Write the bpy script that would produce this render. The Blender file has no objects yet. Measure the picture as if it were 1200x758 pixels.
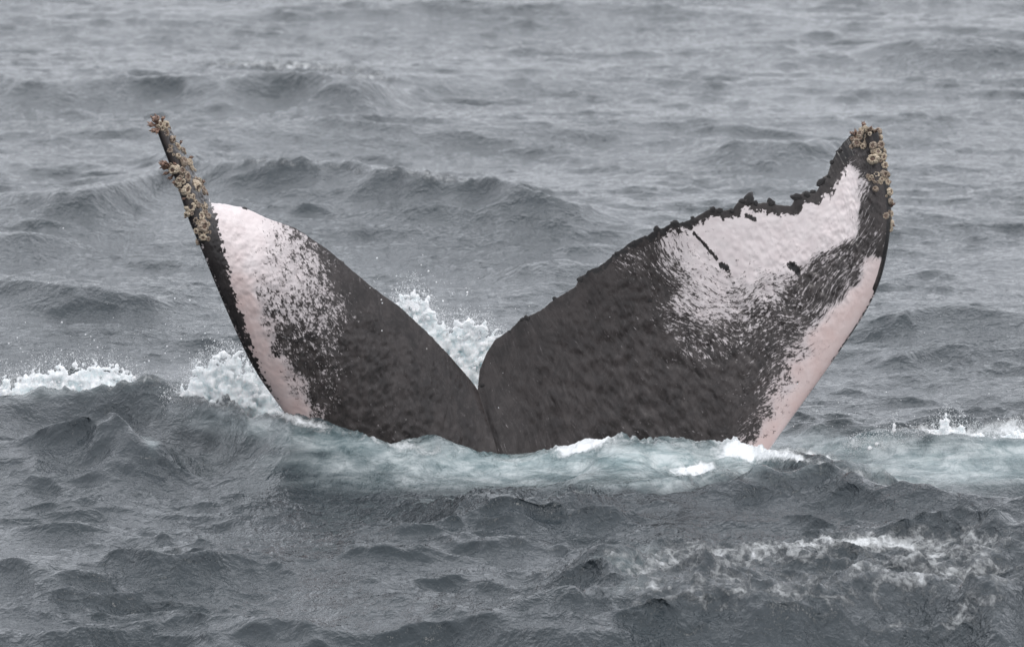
import bpy, math, random
import numpy as np
from mathutils import Vector, Matrix
from mathutils.bvhtree import BVHTree
random.seed(7)
rng = np.random.default_rng(11)
scene = bpy.context.scene
COL = scene.collection

# ------------------------------------------------------------------ camera
FPX, PITCH, CY, CZ = 8600.0, math.radians(7.0), -39.6, 5.62
cam_d = bpy.data.cameras.new("camera"); cam = bpy.data.objects.new("camera", cam_d); COL.objects.link(cam)
cam.location = (0, CY, CZ); cam.rotation_euler = (math.pi / 2 - PITCH, 0, 0)
cam_d.sensor_width = 36; cam_d.lens = FPX * 36 / 1200
cam_d.clip_start = 0.5; cam_d.clip_end = 9000
cam_d.dof.use_dof = True; cam_d.dof.focus_distance = 38.2; cam_d.dof.aperture_fstop = 6.5
scene.camera = cam
# ------------------------------------------------------------------ light
SUN_EL, SUN_AZ = math.radians(50), math.radians(150)     # azimuth clockwise from +Y: high, to the right and behind the camera
w = bpy.data.worlds.new("World"); scene.world = w; w.use_nodes = True
nt = w.node_tree; bg = nt.nodes["Background"]; bg.inputs[1].default_value = 0.15
sky = nt.nodes.new("ShaderNodeTexSky"); sky.sky_type = 'NISHITA'; sky.sun_disc = False
sky.sun_elevation = SUN_EL; sky.sun_rotation = SUN_AZ; sky.air_density = 1.0; sky.dust_density = 4.0
tc = nt.nodes.new("ShaderNodeTexCoord"); sp = nt.nodes.new("ShaderNodeSeparateXYZ")
nt.links.new(tc.outputs["Generated"], sp.inputs[0])
cr = nt.nodes.new("ShaderNodeValToRGB"); nt.links.new(sp.outputs[2], cr.inputs[0])      # cloud deck, brighter overhead
cr.color_ramp.elements[0].position = 0.0; cr.color_ramp.elements[0].color = (0.655, 0.678, 0.728, 1)
cr.color_ramp.elements[1].position = 0.9; cr.color_ramp.elements[1].color = (1.21, 1.235, 1.295, 1)
ns = nt.nodes.new("ShaderNodeTexNoise"); ns.inputs["Scale"].default_value = 3; ns.inputs["Detail"].default_value = 5
nt.links.new(tc.outputs["Generated"], ns.inputs["Vector"])
mr = nt.nodes.new("ShaderNodeMapRange"); mr.inputs[1].default_value = .3; mr.inputs[2].default_value = .7
mr.inputs[3].default_value = 6.6; mr.inputs[4].default_value = 9.2; nt.links.new(ns.outputs[0], mr.inputs[0])
sc_ = nt.nodes.new("ShaderNodeVectorMath"); sc_.operation = 'SCALE'
nt.links.new(cr.outputs[0], sc_.inputs[0]); nt.links.new(mr.outputs[0], sc_.inputs["Scale"])
mx = nt.nodes.new("ShaderNodeMix"); mx.data_type = 'RGBA'; mx.inputs[0].default_value = 0.93
nt.links.new(sky.outputs[0], mx.inputs[6]); nt.links.new(sc_.outputs[0], mx.inputs[7]); nt.links.new(mx.outputs[2], bg.inputs[0])
sd = bpy.data.lights.new("sun", 'SUN'); sun = bpy.data.objects.new("sun", sd); COL.objects.link(sun)
sd.energy = 0.9; sd.angle = math.radians(22); sd.color = (1, .97, .94)
sdir = Vector((math.sin(SUN_AZ) * math.cos(SUN_EL), math.cos(SUN_AZ) * math.cos(SUN_EL), math.sin(SUN_EL)))
sun.rotation_euler = sdir.to_track_quat('Z', 'Y').to_euler(); sun.location = (0, 0, 30)
scene.view_settings.view_transform = 'Standard'; scene.view_settings.look = 'None'
scene.view_settings.exposure = 0.20; scene.view_settings.gamma = 1.0; scene.view_settings.use_curve_mapping = False
scene.cycles.max_bounces = 5; scene.cycles.caustics_reflective = False; scene.cycles.caustics_refractive = False

# ------------------------------------------------------------------ helpers
cp, spn = math.cos(PITCH), math.sin(PITCH)
def ray(px, py):
    a = (np.asarray(px, float) - 600) / FPX; b = (379 - np.asarray(py, float)) / FPX
    return a, cp + b * spn, -spn + b * cp
def at_depth(px, py, Y):                    # point of the place seen at px,py that lies Y metres behind the notch
    a, ry, rz = ray(px, py); t = (Y - CY) / ry
    return np.stack([a * t, Y + 0 * t, CZ + rz * t], -1)
def at_height(px, py, z):
    a, ry, rz = ray(px, py); t = (z - CZ) / rz
    return a * t, CY + ry * t
def project(x, y, z):
    dy, dz = y - CY, z - CZ
    d = dy * cp - dz * spn
    return 600 + FPX * x / d, 379 - FPX * (dy * spn + dz * cp) / d

def smooth(e0, e1, x):
    t = np.clip((x - e0) / (e1 - e0), 0, 1); return t * t * (3 - 2 * t)

def spectrum_tile(N, L, lmin, lmax, p, wind=None, spread=2.0, seed=0):
    r = np.random.default_rng(seed)
    f = np.fft.fftfreq(N, L / N) * 2 * np.pi
    kx, ky = np.meshgrid(f, f, indexing='xy'); k = np.hypot(kx, ky); k[0, 0] = 1
    a = k ** (-p / 2) * np.exp(-(2 * np.pi / lmax / k) ** 4) * np.exp(-(k * lmin / 2 / np.pi) ** 2)
    if wind is not None:
        c = np.abs(kx * math.cos(wind) + ky * math.sin(wind)) / k
        a = a * (0.12 + c ** spread)
    a[0, 0] = 0
    H = a * (r.normal(size=(N, N)) + 1j * r.normal(size=(N, N)))
    h = np.fft.ifft2(H).real; s = h.std()
    if wind is None: return (h / s).astype(np.float32)
    dx = np.fft.ifft2(-1j * kx / k * H).real / s; dy = np.fft.ifft2(-1j * ky / k * H).real / s
    return (h / s).astype(np.float32), dx.astype(np.float32), dy.astype(np.float32)
def sample(tiles, L, x, y, rot=0.0):
    N = tiles[0].shape[0]; c, s = math.cos(rot), math.sin(rot)
    u = (x * c + y * s) / L * N; v = (-x * s + y * c) / L * N
    i = np.floor(u).astype(np.int64); j = np.floor(v).astype(np.int64)
    fu = (u - i).astype(np.float32); fv = (v - j).astype(np.float32)
    i0 = i % N; i1 = (i0 + 1) % N; j0 = j % N; j1 = (j0 + 1) % N
    return [(t[j0, i0] * (1 - fu) + t[j0, i1] * fu) * (1 - fv) + (t[j1, i0] * (1 - fu) + t[j1, i1] * fu) * fv for t in tiles]
CLOUD = spectrum_tile(1024, 1.0, .004, .12, 3.2, seed=5)            # general noise, one unit wide
SMOOTHT = spectrum_tile(256, 1.0, .06, .16, 3.0, seed=6)
def soft(x, y, scale, rot=0.0): return sample([SMOOTHT], scale, x, y, rot)[0]
def noise(x, y, scale, rot=0.0):                                    # std 1, biggest blobs about scale/8 across
    return sample([CLOUD], scale, x, y, rot)[0]

def grid_faces(nr, nc, wrap=False):
    r = np.arange(nr - 1)[:, None] * nc
    if wrap: c = np.arange(nc); c2 = (c + 1) % nc
    else: c = np.arange(nc - 1); c2 = c + 1
    return np.stack([r + c, r + c2, r + nc + c2, r + nc + c], -1).reshape(-1, 4)
def mesh_np(name, V, F, attrs=None, smooth_shade=True):
    me = bpy.data.meshes.new(name); n = F.shape[1]
    me.vertices.add(len(V)); me.vertices.foreach_set("co", np.ascontiguousarray(V, dtype=np.float32).ravel())
    me.loops.add(F.size); me.loops.foreach_set("vertex_index", np.ascontiguousarray(F, dtype=np.int32).ravel())
    me.polygons.add(len(F)); me.polygons.foreach_set("loop_start", np.arange(0, F.size, n, dtype=np.int32))
    for k, v in (attrs or {}).items():
        v = np.ascontiguousarray(v, dtype=np.float32)
        a = me.attributes.new(k, 'FLOAT' if v.ndim == 1 else 'FLOAT_VECTOR', 'POINT')
        a.data.foreach_set("value" if v.ndim == 1 else "vector", v.ravel())
    me.update(calc_edges=True)
    me.polygons.foreach_set("use_smooth", np.full(len(F), smooth_shade)); me.update()
    return me
def link(name, me, mat=None, parent=None):
    o = bpy.data.objects.new(name, me); COL.objects.link(o)
    if mat:
        for m in (mat if isinstance(mat, (list, tuple)) else [mat]): me.materials.append(m)
    if parent: o.parent = parent
    return o
class NT:                                                          # short hand for node trees
    def __init__(s, name):
        s.m = bpy.data.materials.new(name); s.m.use_nodes = True; s.t = s.m.node_tree; s.b = s.t.nodes["Principled BSDF"]
    def n(s, typ, **kw):
        nd = s.t.nodes.new("ShaderNode" + typ)
        for k, v in kw.items():
            if k.startswith("_"): setattr(nd, k[1:], v)
            else: s.put(v, nd.inputs[int(k[1:]) if k[0] == "i" and k[1:].isdigit() else k.replace("__", " ")])
        return nd
    def put(s, v, sock):
        if isinstance(v, bpy.types.NodeSocket): s.t.links.new(v, sock)
        elif isinstance(v, bpy.types.Node): s.t.links.new(v.outputs[0], sock)
        else: sock.default_value = v
    def math(s, op, a, b=0.0, c=0.0, clamp=False): return s.n("Math", _operation=op, _use_clamp=clamp, i0=a, i1=b, i2=c).outputs[0]
    def attr(s, name, vec=False):
        a = s.n("Attribute", _attribute_name=name); return a.outputs["Vector" if vec else "Fac"]
    def mixc(s, f, a, b):
        m = s.n("Mix", _data_type='RGBA'); s.put(f, m.inputs[0]); s.put(a, m.inputs[6]); s.put(b, m.inputs[7]); return m.outputs[2]
    def ramp(s, x, a, b, lo=0.0, hi=1.0):
        return s.n("MapRange", _interpolation_type='SMOOTHSTEP', i0=x, i1=a, i2=b, i3=lo, i4=hi).outputs[0]
    def noise(s, vec, scale, detail=4, rough=.55, dist=0.0):
        return s.n("TexNoise", Vector=vec, Scale=scale, Detail=detail, Roughness=rough, Distortion=dist).outputs[0]
    def map(s, vec, scale=(1, 1, 1), rot=(0, 0, 0)): return s.n("Mapping", Vector=vec, Scale=scale, Rotation=rot).outputs[0]

# ------------------------------------------------------------------ the sea
# wave crests: list of (px, py, height) as seen from the boat; each becomes a real ridge standing in the water
# (points, camera-side width, far-side width, crest rounding, foam on the crest)
RIDGES = [
 # low wave trains behind the whale
 ([(-60, 78, 0), (0, 84, .28), (120, 82, .22), (250, 84, .26), (330, 76, .30), (430, 92, .26), (500, 100, .05), (540, 100, 0)], .9, 1.6, .12, 0),
 ([(180, 196, 0), (235, 190, .24), (330, 188, .30), (430, 194, .30), (520, 210, .28), (600, 226, .24), (680, 250, .14), (720, 262, 0)], .75, 1.3, .07, 0),
 ([(-60, 238, 0), (0, 222, .18), (100, 214, .24), (180, 202, .2), (225, 200, .0)], .8, 1.4, .1, 0),
 ([(-60, 345, 0), (0, 332, .16), (90, 338, .2), (170, 352, .14), (240, 366, 0)], .4, .9, .05, 0),
 ([(-60, 275, 0), (0, 266, .16), (50, 268, .13), (110, 280, 0)], .5, .9, .08, 0),
 ([(560, 318, 0), (610, 302, .13), (660, 292, .2), (720, 296, .16), (790, 316, 0)], .45, 1.0, .06, 0),
 ([(980, 398, 0), (1030, 378, .12), (1100, 358, .18), (1150, 366, .15), (1260, 384, .1), (1300, 390, 0)], .4, .9, .05, 0),
 ([(1000, 425, 0), (1030, 416, .07), (1050, 409, .12), (1070, 416, .06), (1090, 422, 0)], .16, .25, .03, 0),
 ([(780, 172, 0), (860, 160, .16), (960, 158, .18), (1010, 168, 0)], .6, 1.1, .1, 0),
 ([(1000, 60, 0), (1080, 40, .2), (1180, 44, .2), (1260, 50, .1), (1300, 60, 0)], .9, 1.5, .15, 0),
 # water drawn up round the tail
 ([(120, 520, 0), (200, 492, .2), (260, 484, .30), (330, 486, .36), (400, 505, .29), (500, 524, .19), (600, 537, .12), (650, 531, .14), (720, 507, .27), (780, 515, .22), (850, 516, .21), (900, 524, .17), (1000, 548, .06), (1060, 560, 0)], .62, .5, .10, 0),
 ([(625, 540, 0), (650, 527, .14), (690, 519, .20), (722, 508, .25), (750, 512, .22), (790, 518, .1), (820, 524, 0)], .17, .19, .12, 1),
 ([(825, 528, 0), (852, 518, .17), (880, 518, .19), (930, 528, .20), (1000, 542, .18), (1045, 552, .08), (1070, 560, 0)], .17, .19, .08, 1),
 # breaking water left and right
 ([(-80, 470, .2), (0, 462, .22), (60, 440, .26), (120, 436, .24), (165, 446, .14), (210, 460, 0)], .25, .4, .05, 1),
 ([(930, 520, 0), (1000, 517, .1), (1060, 506, .18), (1110, 503, .2), (1200, 508, .2), (1260, 510, .2), (1300, 512, 0)], .3, .45, .05, .7),
 ([(920, 502, 0), (960, 496, .12), (1100, 492, .14), (1200, 496, .14), (1300, 498, 0)], .25, .4, .04, 0),
 # foreground humps
 ([(-120, 482, .2), (0, 478, .23), (90, 467, .27), (165, 456, .33), (215, 470, .26), (270, 502, .12), (300, 520, .06), (330, 530, 0)], .45, .55, .05, 0),
 ([(-100, 512, .05), (0, 522, .16), (80, 504, .24), (150, 510, .29), (180, 528, .22), (215, 560, 0)], .3, .4, .02, 0),
 ([(215, 505, 0), (250, 510, .1), (275, 524, .13), (290, 545, .08), (310, 570, 0)], .15, .25, .02, 0),
 ([(-40, 560, 0), (40, 548, .07), (110, 545, .09), (150, 560, 0)], .15, .25, .02, 0),
 ([(360, 640, 0), (420, 628, .06), (480, 632, .07), (530, 645, 0)], .15, .25, .02, 0),
 ([(-40, 620, 0), (30, 612, .06), (90, 616, .07), (140, 626, 0)], .15, .25, .02, 0),
 ([(560, 745, 0), (640, 728, .10), (720, 735, .09), (800, 750, 0)], .2, .3, .02, 0),
 ([(440, 606, 0), (500, 592, .09), (560, 583, .17), (610, 582, .18), (680, 590, .12), (740, 600, 0)], .26, .45, .04, 0),
 ([(660, 640, 0), (700, 620, .06), (730, 616, .08), (760, 624, 0)], .14, .25, .02, 0),
 ([(690, 600, 0), (780, 590, .08), (860, 576, .12), (950, 561, .16), (1040, 572, .15), (1120, 588, .13), (1200, 604, .12), (1300, 620, .1)], .55, .7, .05, 0),
 ([(660, 590, 0), (720, 580, .08), (790, 572, .09), (850, 570, .05), (880, 570, 0)], .15, .2, .03, 0),
 ([(330, 704, 0), (400, 697, .08), (520, 697, .12), (600, 690, .16), (670, 668, .24), (712, 654, .28), (740, 656, .27), (800, 648, .28), (880, 640, .32), (1000, 644, .30), (1090, 640, .31), (1150, 628, .36), (1200, 622, .36), (1300, 628, .3)], .42, .6, .035, 0),
 ([(640, 684, 0), (672, 668, .07), (700, 656, .14), (716, 650, .19), (736, 656, .13), (775, 672, .04), (800, 685, 0)], .34, .4, .02, 0),
 ([(1120, 655, 0), (1150, 632, .12), (1175, 640, .1), (1200, 660, 0)], .12, .15, .03, 0),
 ([(100, 668, 0), (160, 656, .09), (205, 648, .14), (250, 660, .07), (300, 672, 0)], .18, .3, .025, 0),
 ([(-60, 660, .0), (40, 672, .08), (100, 668, .1), (150, 684, 0)], .18, .3, .03, 0),
 ([(-60, 720, 0), (40, 712, .08), (130, 704, .1), (210, 716, 0)], .2, .35, .03, 0),
 ([(150, 735, 0), (240, 712, .08), (330, 700, .12), (420, 716, .1), (520, 738, 0)], .25, .4, .03, 0),
 ([(460, 640, 0), (560, 652, .05), (620, 646, .06), (680, 650, 0)], .2, .3, .03, 0),
]
 # broken water inside the foamy wave at near right
RIDGES += [
 ([(770, 690, 0), (800, 680, .07), (840, 676, .10), (880, 684, .05), (910, 692, 0)], .16, .25, .015, 0),
 ([(880, 668, 0), (920, 657, .08), (960, 654, .10), (1010, 664, .06), (1040, 674, 0)], .16, .25, .015, 0),
 ([(1010, 690, 0), (1050, 676, .09), (1100, 670, .12), (1150, 680, .07), (1190, 690, 0)], .18, .3, .015, 0),
 ([(900, 715, 0), (950, 705, .07), (1010, 702, .09), (1070, 712, 0)], .16, .25, .015, 0),
 ([(1080, 650, 0), (1120, 640, .09), (1160, 638, .12), (1210, 650, .1), (1260, 660, 0)], .2, .3, .015, 0),
 ([(840, 598, 0), (880, 590, .06), (930, 586, .08), (980, 594, 0)], .16, .25, .015, 0),
 ([(30, 690, 0), (80, 684, .06), (130, 682, .08), (180, 692, 0)], .16, .25, .015, 0),
 ([(380, 665, 0), (430, 655, .07), (480, 653, .08), (530, 664, 0)], .18, .3, .015, 0),
]
PATCH = {}   # soft patches of foam and of aerated water on the surface: px, py, rx, ry, amount, tilt(deg), near Y, far Y
PATCH['foam'] = [
 (820, 705, 90, 14, .58, 4, -8, -2.5), (950, 700, 120, 16, .55, 6, -8, -2.5),
 (600, 541, 200, 5, .45, 0, -1.2, .6), (760, 512, 60, 4, .8, 4, -1.2, .6), (820, 517, 40, 4, .7, 4, -1.2, .6),
 (60, 446, 90, 13, 1.1, 4, -1, 2.5), (150, 446, 50, 10, .6, 0, -1, 2.5), (270, 470, 70, 14, .85, 5, -1.4, 2), (350, 494, 60, 7, .9, 14, -1.6, .4),
 (450, 516, 90, 6, .7, 12, -1.5, .6), (560, 533, 80, 5, .5, 5, -1.2, .6), (690, 520, 44, 9, 1.5, -16, -1.2, .4), (730, 508, 30, 5, .9, 0, -1.2, .4),
 (885, 526, 38, 11, 1.6, 8, -1.4, .5), (960, 539, 80, 8, 1.7, 13, -1.4, .5), (815, 546, 30, 7, 1.4, -3, -2.2, 0), (1005, 546, 40, 5, 1.3, 18, -1.4, .5),
 (1100, 512, 80, 14, 1.1, 0, 0, 2.5), (1190, 508, 60, 16, 1.1, 0, 0, 2.5), (1020, 522, 70, 8, .6, 0, -.5, 2.5), (1140, 540, 60, 5, .55, 6, -1, 1.5), (1160, 560, 60, 4, .5, 10, -1, 1.5), (1060, 560, 40, 4, .7, 10, -1, 1.5), (1190, 580, 40, 4, .8, 8, -1, 1.5),
 (330, 78, 110, 6, .85, 2, 15, 40), (430, 90, 40, 6, .75, 8, 15, 40), (70, 78, 70, 5, .3, 2, 15, 40), (390, 196, 170, 5, .5, 4, 8, 20), (500, 206, 60, 6, .75, 6, 8, 20), (560, 217, 60, 5, .35, 8, 8, 20),
 (860, 655, 180, 20, .78, -2, -7, -2.5), (780, 665, 80, 16, .75, 0, -7, -2.5), (1000, 640, 200, 10, .95, -2, -7, -2.5), (900, 690, 170, 18, .66, 3, -8, -2.5), (1090, 665, 130, 26, .78, 0, -7, -2.5), (1145, 640, 30, 18, .8, 60, -7, -2.5), (1130, 720, 50, 12, .75, -45, -8, -2.5), (1160, 690, 40, 20, .5, 70, -8, -2.5), (725, 650, 18, 8, .8, 0, -7, -2.5), (760, 690, 40, 26, .45, 60, -8, -2.5), (1050, 738, 40, 6, .7, -25, -9, -2.5), (960, 720, 160, 14, .34, 4, -9, -2.5),
 (172, 516, 8, 12, .8, 0, -3.5, -1), (280, 540, 20, 8, .6, 40, -4, -1), (100, 575, 150, 5, .32, 0, -6, -1), (200, 540, 100, 30, .22, 30, -5, -1), (640, 672, 12, 4, .8, 0, -7, -2), (205, 648, 24, 4, .5, 0, -8, -2), (540, 600, 20, 6, .5, 20, -6, -2), (670, 570, 14, 4, .6, 0, -6, -1),
]
PATCH['rough'] = [(100, 500, 180, 40, 1.0, 8, -4, 2), (950, 670, 300, 45, 1.0, 0, -8, -1.5), (740, 665, 70, 24, .8, 0, -8, -1.5), (880, 570, 220, 22, .6, 0, -5, 0), (600, 590, 150, 16, .6, 0, -5, -1), (220, 660, 160, 20, .5, 0, -8, -2), (1100, 505, 160, 20, .5, 0, 0, 3), (450, 215, 250, 25, .15, 5, 6, 20)]
PATCH['aerated'] = [
 (640, 540, 250, 24, .85, 0, -2.5, .8), (760, 535, 130, 26, 1.0, 0, -2.5, .8), (450, 525, 150, 24, .6, 8, -2.5, .8), (300, 500, 120, 22, .35, 8, -2.5, .8),
 (870, 530, 60, 22, .9, 0, -2, .8), (1000, 525, 130, 20, .55, 0, -1, 2.5), (1120, 545, 140, 24, .75, 3, -1.4, 2.5), (1190, 530, 100, 24, .7, 3, -1.4, 2.5), (560, 560, 220, 14, .45, 0, -3, 0), (740, 660, 40, 20, .35, 0, -8, -2), (170, 520, 10, 16, .4, 0, -4, 0), (310, 440, 120, 30, .35, 0, -1, 2.5), (80, 450, 120, 18, .35, 0, -1, 2.5),
]
def patches(key, u, v, y):
    out = np.zeros_like(u)
    for (px, py, rx, ry, am, tilt, y0, y1) in PATCH[key]:
        m = (np.abs(u - px) < 2.6 * max(rx, ry)) & (y > y0 - .5) & (y < y1 + .3)
        if not m.any(): continue
        c, s = math.cos(math.radians(tilt)), math.sin(math.radians(tilt))
        du, dv = u[m] - px, v[m] - py
        q = ((du * c + dv * s) / rx) ** 2 + ((-du * s + dv * c) / ry) ** 2
        fade = smooth(y0 - .5, y0 + .7, y[m]) * smooth(y1 + .3, y1 - .5, y[m])
        out[m] = np.maximum(out[m], am * np.exp(-q * .8) * fade)
    return out

def cyy_near(P): return at_height(P[:, 0], P[:, 1], P[:, 2])[1].mean()
def build_sea():
    FINE = spectrum_tile(2048, 17.0, .055, 1.15, 3.9, wind=math.radians(50), spread=1.2, seed=3)
    gx, gy = np.gradient(FINE[0], 17.0 / 2048); print('FINE slope per unit amp', gx.std(), gy.std())
    LONG = spectrum_tile(512, 67.0, 1.6, 9.0, 4.2, wind=math.radians(80), spread=2.0, seed=9)
    # fan-shaped net of quads that opens with distance; fine where the boat looks, coarse out to the horizon
    a_core = np.linspace(-655, 655, 640) / FPX
    g = np.geomspace(1, 60, 44); a_out = a_core[-1] * (1 + (g - 1) * 1.0)
    a = np.concatenate([-a_out[:0:-1], a_core, a_out[1:]])
    th = np.linspace(math.atan(CZ / 31.2), math.atan(CZ / 84.0), 1150)
    d_core = CZ / np.tan(th)
    d_near = np.geomspace(3.0, d_core[0], 60)[:-1]
    d_far = np.geomspace(d_core[-1], 6000, 110)[1:]
    d = np.concatenate([d_near, d_core, d_far])
    D, A = np.meshgrid(d, a, indexing='ij')
    x = (D * A).ravel(); y = (D + CY).ravel()
    cell = np.maximum(np.gradient(d)[:, None] * .4, np.abs(np.gradient(a))[None, :] * D).ravel()
    kf = np.clip(1 - (cell - .05) / .25, 0, 1); kl = np.clip(1 - (cell - .5) / 3.0, 0, 1)
    h, dx, dy = sample(FINE, 17.0, x, y, .37)
    H, DX, DY = sample(LONG, 67.0, x, y, .1)
    gust = .8 + .35 * noise(x, y, 22.0, .3)                     # wind patches
    gust = np.clip(gust, .35, 1.5)
    z = (0.032 + .02 * smooth(8, 2, y) + .03 * smooth(-1.5, -4.5, y)) * H * kl * (1 - .7 * np.exp(-(y / 4) ** 2))
    calm = np.ones_like(x)
    for pts, wf, wb, rnd, fm in RIDGES:
        P = np.array(pts, float); hm = P[:, 2].max()
        if wf > .2: wf = max(wf, 1.9 * hm); wb = max(wb, 2.9 * hm)
        if cyy_near(P) < -1.2: P[:, 2] *= 1.2
        cx, cyy = at_height(P[:, 0], P[:, 1], P[:, 2])
        x0, x1 = cx[0] - .3, cx[-1] + .3
        m = (x > x0 - .5) & (x < x1 + .5) & (y > cyy.min() - 4 * wf - .5) & (y < cyy.max() + 4 * wb + .5)
        xm, ym = x[m], y[m]
        wob = (soft(xm, ym * .3, 9.0, .2) * .10 + soft(xm, ym * .3, 2.6, .2) * .02) * min(1, wf * 1.5)
        gx_ = np.linspace(cx[0] - 1, cx[-1] + 1, 600); sg = min(.15, .12 * (cx[-1] - cx[0])); st_ = gx_[1] - gx_[0]
        kw = np.exp(-.5 * (np.arange(-90, 91) * st_ / sg) ** 2); kw /= kw.sum()
        gy_ = np.convolve(np.pad(np.interp(gx_, cx, cyy), 90, 'edge'), kw, 'valid'); gh_ = np.convolve(np.pad(np.interp(gx_, cx, P[:, 2]), 90, 'edge'), kw, 'valid')
        yc = np.interp(xm, gx_, gy_); hh = np.interp(xm, gx_, gh_)
        t = ym - yc + wob
        wdt = np.where(t < 0, wf, wb) * (1 + .12 * soft(xm, ym, 9.0, 1.1))
        hh = hh * (1 + .045 * soft(xm, ym * .4, 6.0, .7) + .02 * soft(xm, ym * .4, 1.5, 1.7))
        prof = np.exp(-(np.sqrt(t * t + rnd * rnd) - rnd) / wdt * 1.5) 
        ends = smooth(x0, x0 + .25, xm) * smooth(x1, x1 - .25, xm)
        zz = hh * prof * ends
        old = z[m]
        z[m] = np.where(fm > .9, old + np.maximum(zz - np.maximum(old, 0), 0), old + zz * np.exp(-np.maximum(old, 0) * 1.2))
    u, v = project(x, y, z)
    foam = patches('foam', u, v, y); aer = patches('aerated', u, v, y)
    calm = 1 - .5 * np.clip(aer * 1.3, 0, 1) * smooth(-3.4, -2, y) - .5 * np.clip(foam - .8, 0, 1)
    calm = np.clip(calm, .15, 1)
    rough = patches('rough', u, v, y)
    amp = (0.0105 + .0075 * smooth(6, -2, y)) * gust * kf * calm * (1 + .65 * rough)
    # steep faces carry more small ripples
    z = z + amp * h
    lump = np.clip(foam, 0, 1.2)
    n1 = soft(x, y, 1.1, .4); n2 = noise(x, y, .5, 1.7)
    z = z + kf * lump * (.012 * n1 + .0045 * n2) * np.clip(1.6 - foam, .15, 1)
    ch = 1.15
    x2 = x - amp * dx * ch - .055 * DX * kl; y2 = y - amp * dy * ch - .055 * DY * kl
    V = np.stack([x2, y2, z], -1)
    me = mesh_np("sea", V, grid_faces(len(d), len(a)), {"foam": foam, "aerated": aer})
    return me, (d, a, x2.reshape(D.shape), y2.reshape(D.shape), z.reshape(D.shape))

def sea_material():
    n = NT("sea_water"); b = n.b
    pos = n.n("NewGeometry").outputs["Position"]
    foam = n.attr("foam"); aer = n.attr("aerated")
    big = n.noise(n.map(pos, (1, .45, 1)), 1.1, 3)
    deep = n.mixc(n.ramp(big, .35, .65), (.019, .027, .032, 1), (.034, .042, .048, 1))
    swirl = n.noise(n.map(pos, (.8, .8, 3.2)), 5.0, 8, .66, .4)
    aerf = n.math('MULTIPLY', n.math('ADD', aer, n.math('MULTIPLY', n.math('SUBTRACT', swirl, .5), 1.4)), n.ramp(aer, .02, .45), clamp=True)
    aercol = n.mixc(n.ramp(swirl, .30, .70), (.15, .225, .235, 1), (.46, .50, .505, 1))
    water = n.mixc(aerf, deep, aercol)
    # lace of foam
    vo = n.n("TexVoronoi", _feature='DISTANCE_TO_EDGE', Vector=n.n("VectorMath", _operation='ADD', i0=n.map(pos, (1, .5, 1.4)), i1=n.n("VectorMath", _operation='SCALE', i0=n.n("TexNoise", Vector=pos, Scale=7.0, Detail=4).outputs[1], Scale=.28).outputs[0]).outputs[0], Scale=7.0).outputs[0]
    lace = n.ramp(vo, .0, .16, 1.0, 0.0)
    fn = n.noise(n.map(pos, (1, .5, 1.2)), 11.0, 9, .74, .4)
    f1 = n.math('ADD', n.math('MULTIPLY', n.math('SUBTRACT', fn, .5), 2.3), n.math('MULTIPLY', n.math('SUBTRACT', lace, .45), .22))
    ff = n.ramp(n.math('ADD', f1, foam), .42, 1.05)
    ff = n.math('MULTIPLY', ff, n.ramp(foam, .05, .35), clamp=True)
    col = n.mixc(n.math('MULTIPLY', ff, n.ramp(foam, .5, 1.2, .62, 1.0)), water, (.72, .74, .75, 1))
    n.put(col, b.inputs["Base Color"])
    b.inputs["IOR"].default_value = 1.333
    rough = n.math('ADD', n.math('ADD', .05, n.math('MULTIPLY', aerf, .2)), n.math('MULTIPLY', ff, .45), clamp=True)
    n.put(rough, b.inputs["Roughness"])
    # ripples
    def ridged(scale, rot, det, rough):
        q = n.noise(n.map(pos, (1.25, .9, 1), (0, 0, rot)), scale, det, rough, .35)
        return n.math('SUBTRACT', 1.0, n.math('POWER', n.math('MULTIPLY', n.math('ABSOLUTE', n.math('SUBTRACT', q, .5)), 2.6), .85))
    gst = n.ramp(n.noise(n.map(pos, (.6, .35, 1)), 1.0, 3), .3, .7, .55, 1.25)
    hgt = n.math('ADD', n.math('MULTIPLY', ridged(7.0, .5, 4, .5), .017), n.math('MULTIPLY', ridged(20.0, -.5, 3, .5), .0068))
    hgt = n.math('MULTIPLY', n.math('ADD', hgt, n.math('MULTIPLY', n.noise(pos, 60.0, 2, .5), .0018)), gst)
    hgt = n.math('ADD', hgt, n.math('MULTIPLY', n.math('MULTIPLY', ff, fn), .02))
    calm = n.ramp(aer, .1, .8, 1.0, .55)
    bump = n.n("Bump", Height=hgt, Distance=1.0); n.put(calm, bump.inputs["Strength"])
    n.put(bump.outputs[0], b.inputs["Normal"])
    return n.m
sea_me, SEA = build_sea()
sea = link("sea", sea_me, sea_material()); sea["kind"] = "structure"
sea["label"] = "choppy slate grey open sea with foam streaks under overcast sky"
def sea_z(x, y):
    d, a, X, Y, Z = SEA
    i = np.clip(np.searchsorted(d, y - CY), 0, len(d) - 1); j = np.clip(np.searchsorted(a, x / (y - CY)), 0, len(a) - 1)
    return Z[i, j]

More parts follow.
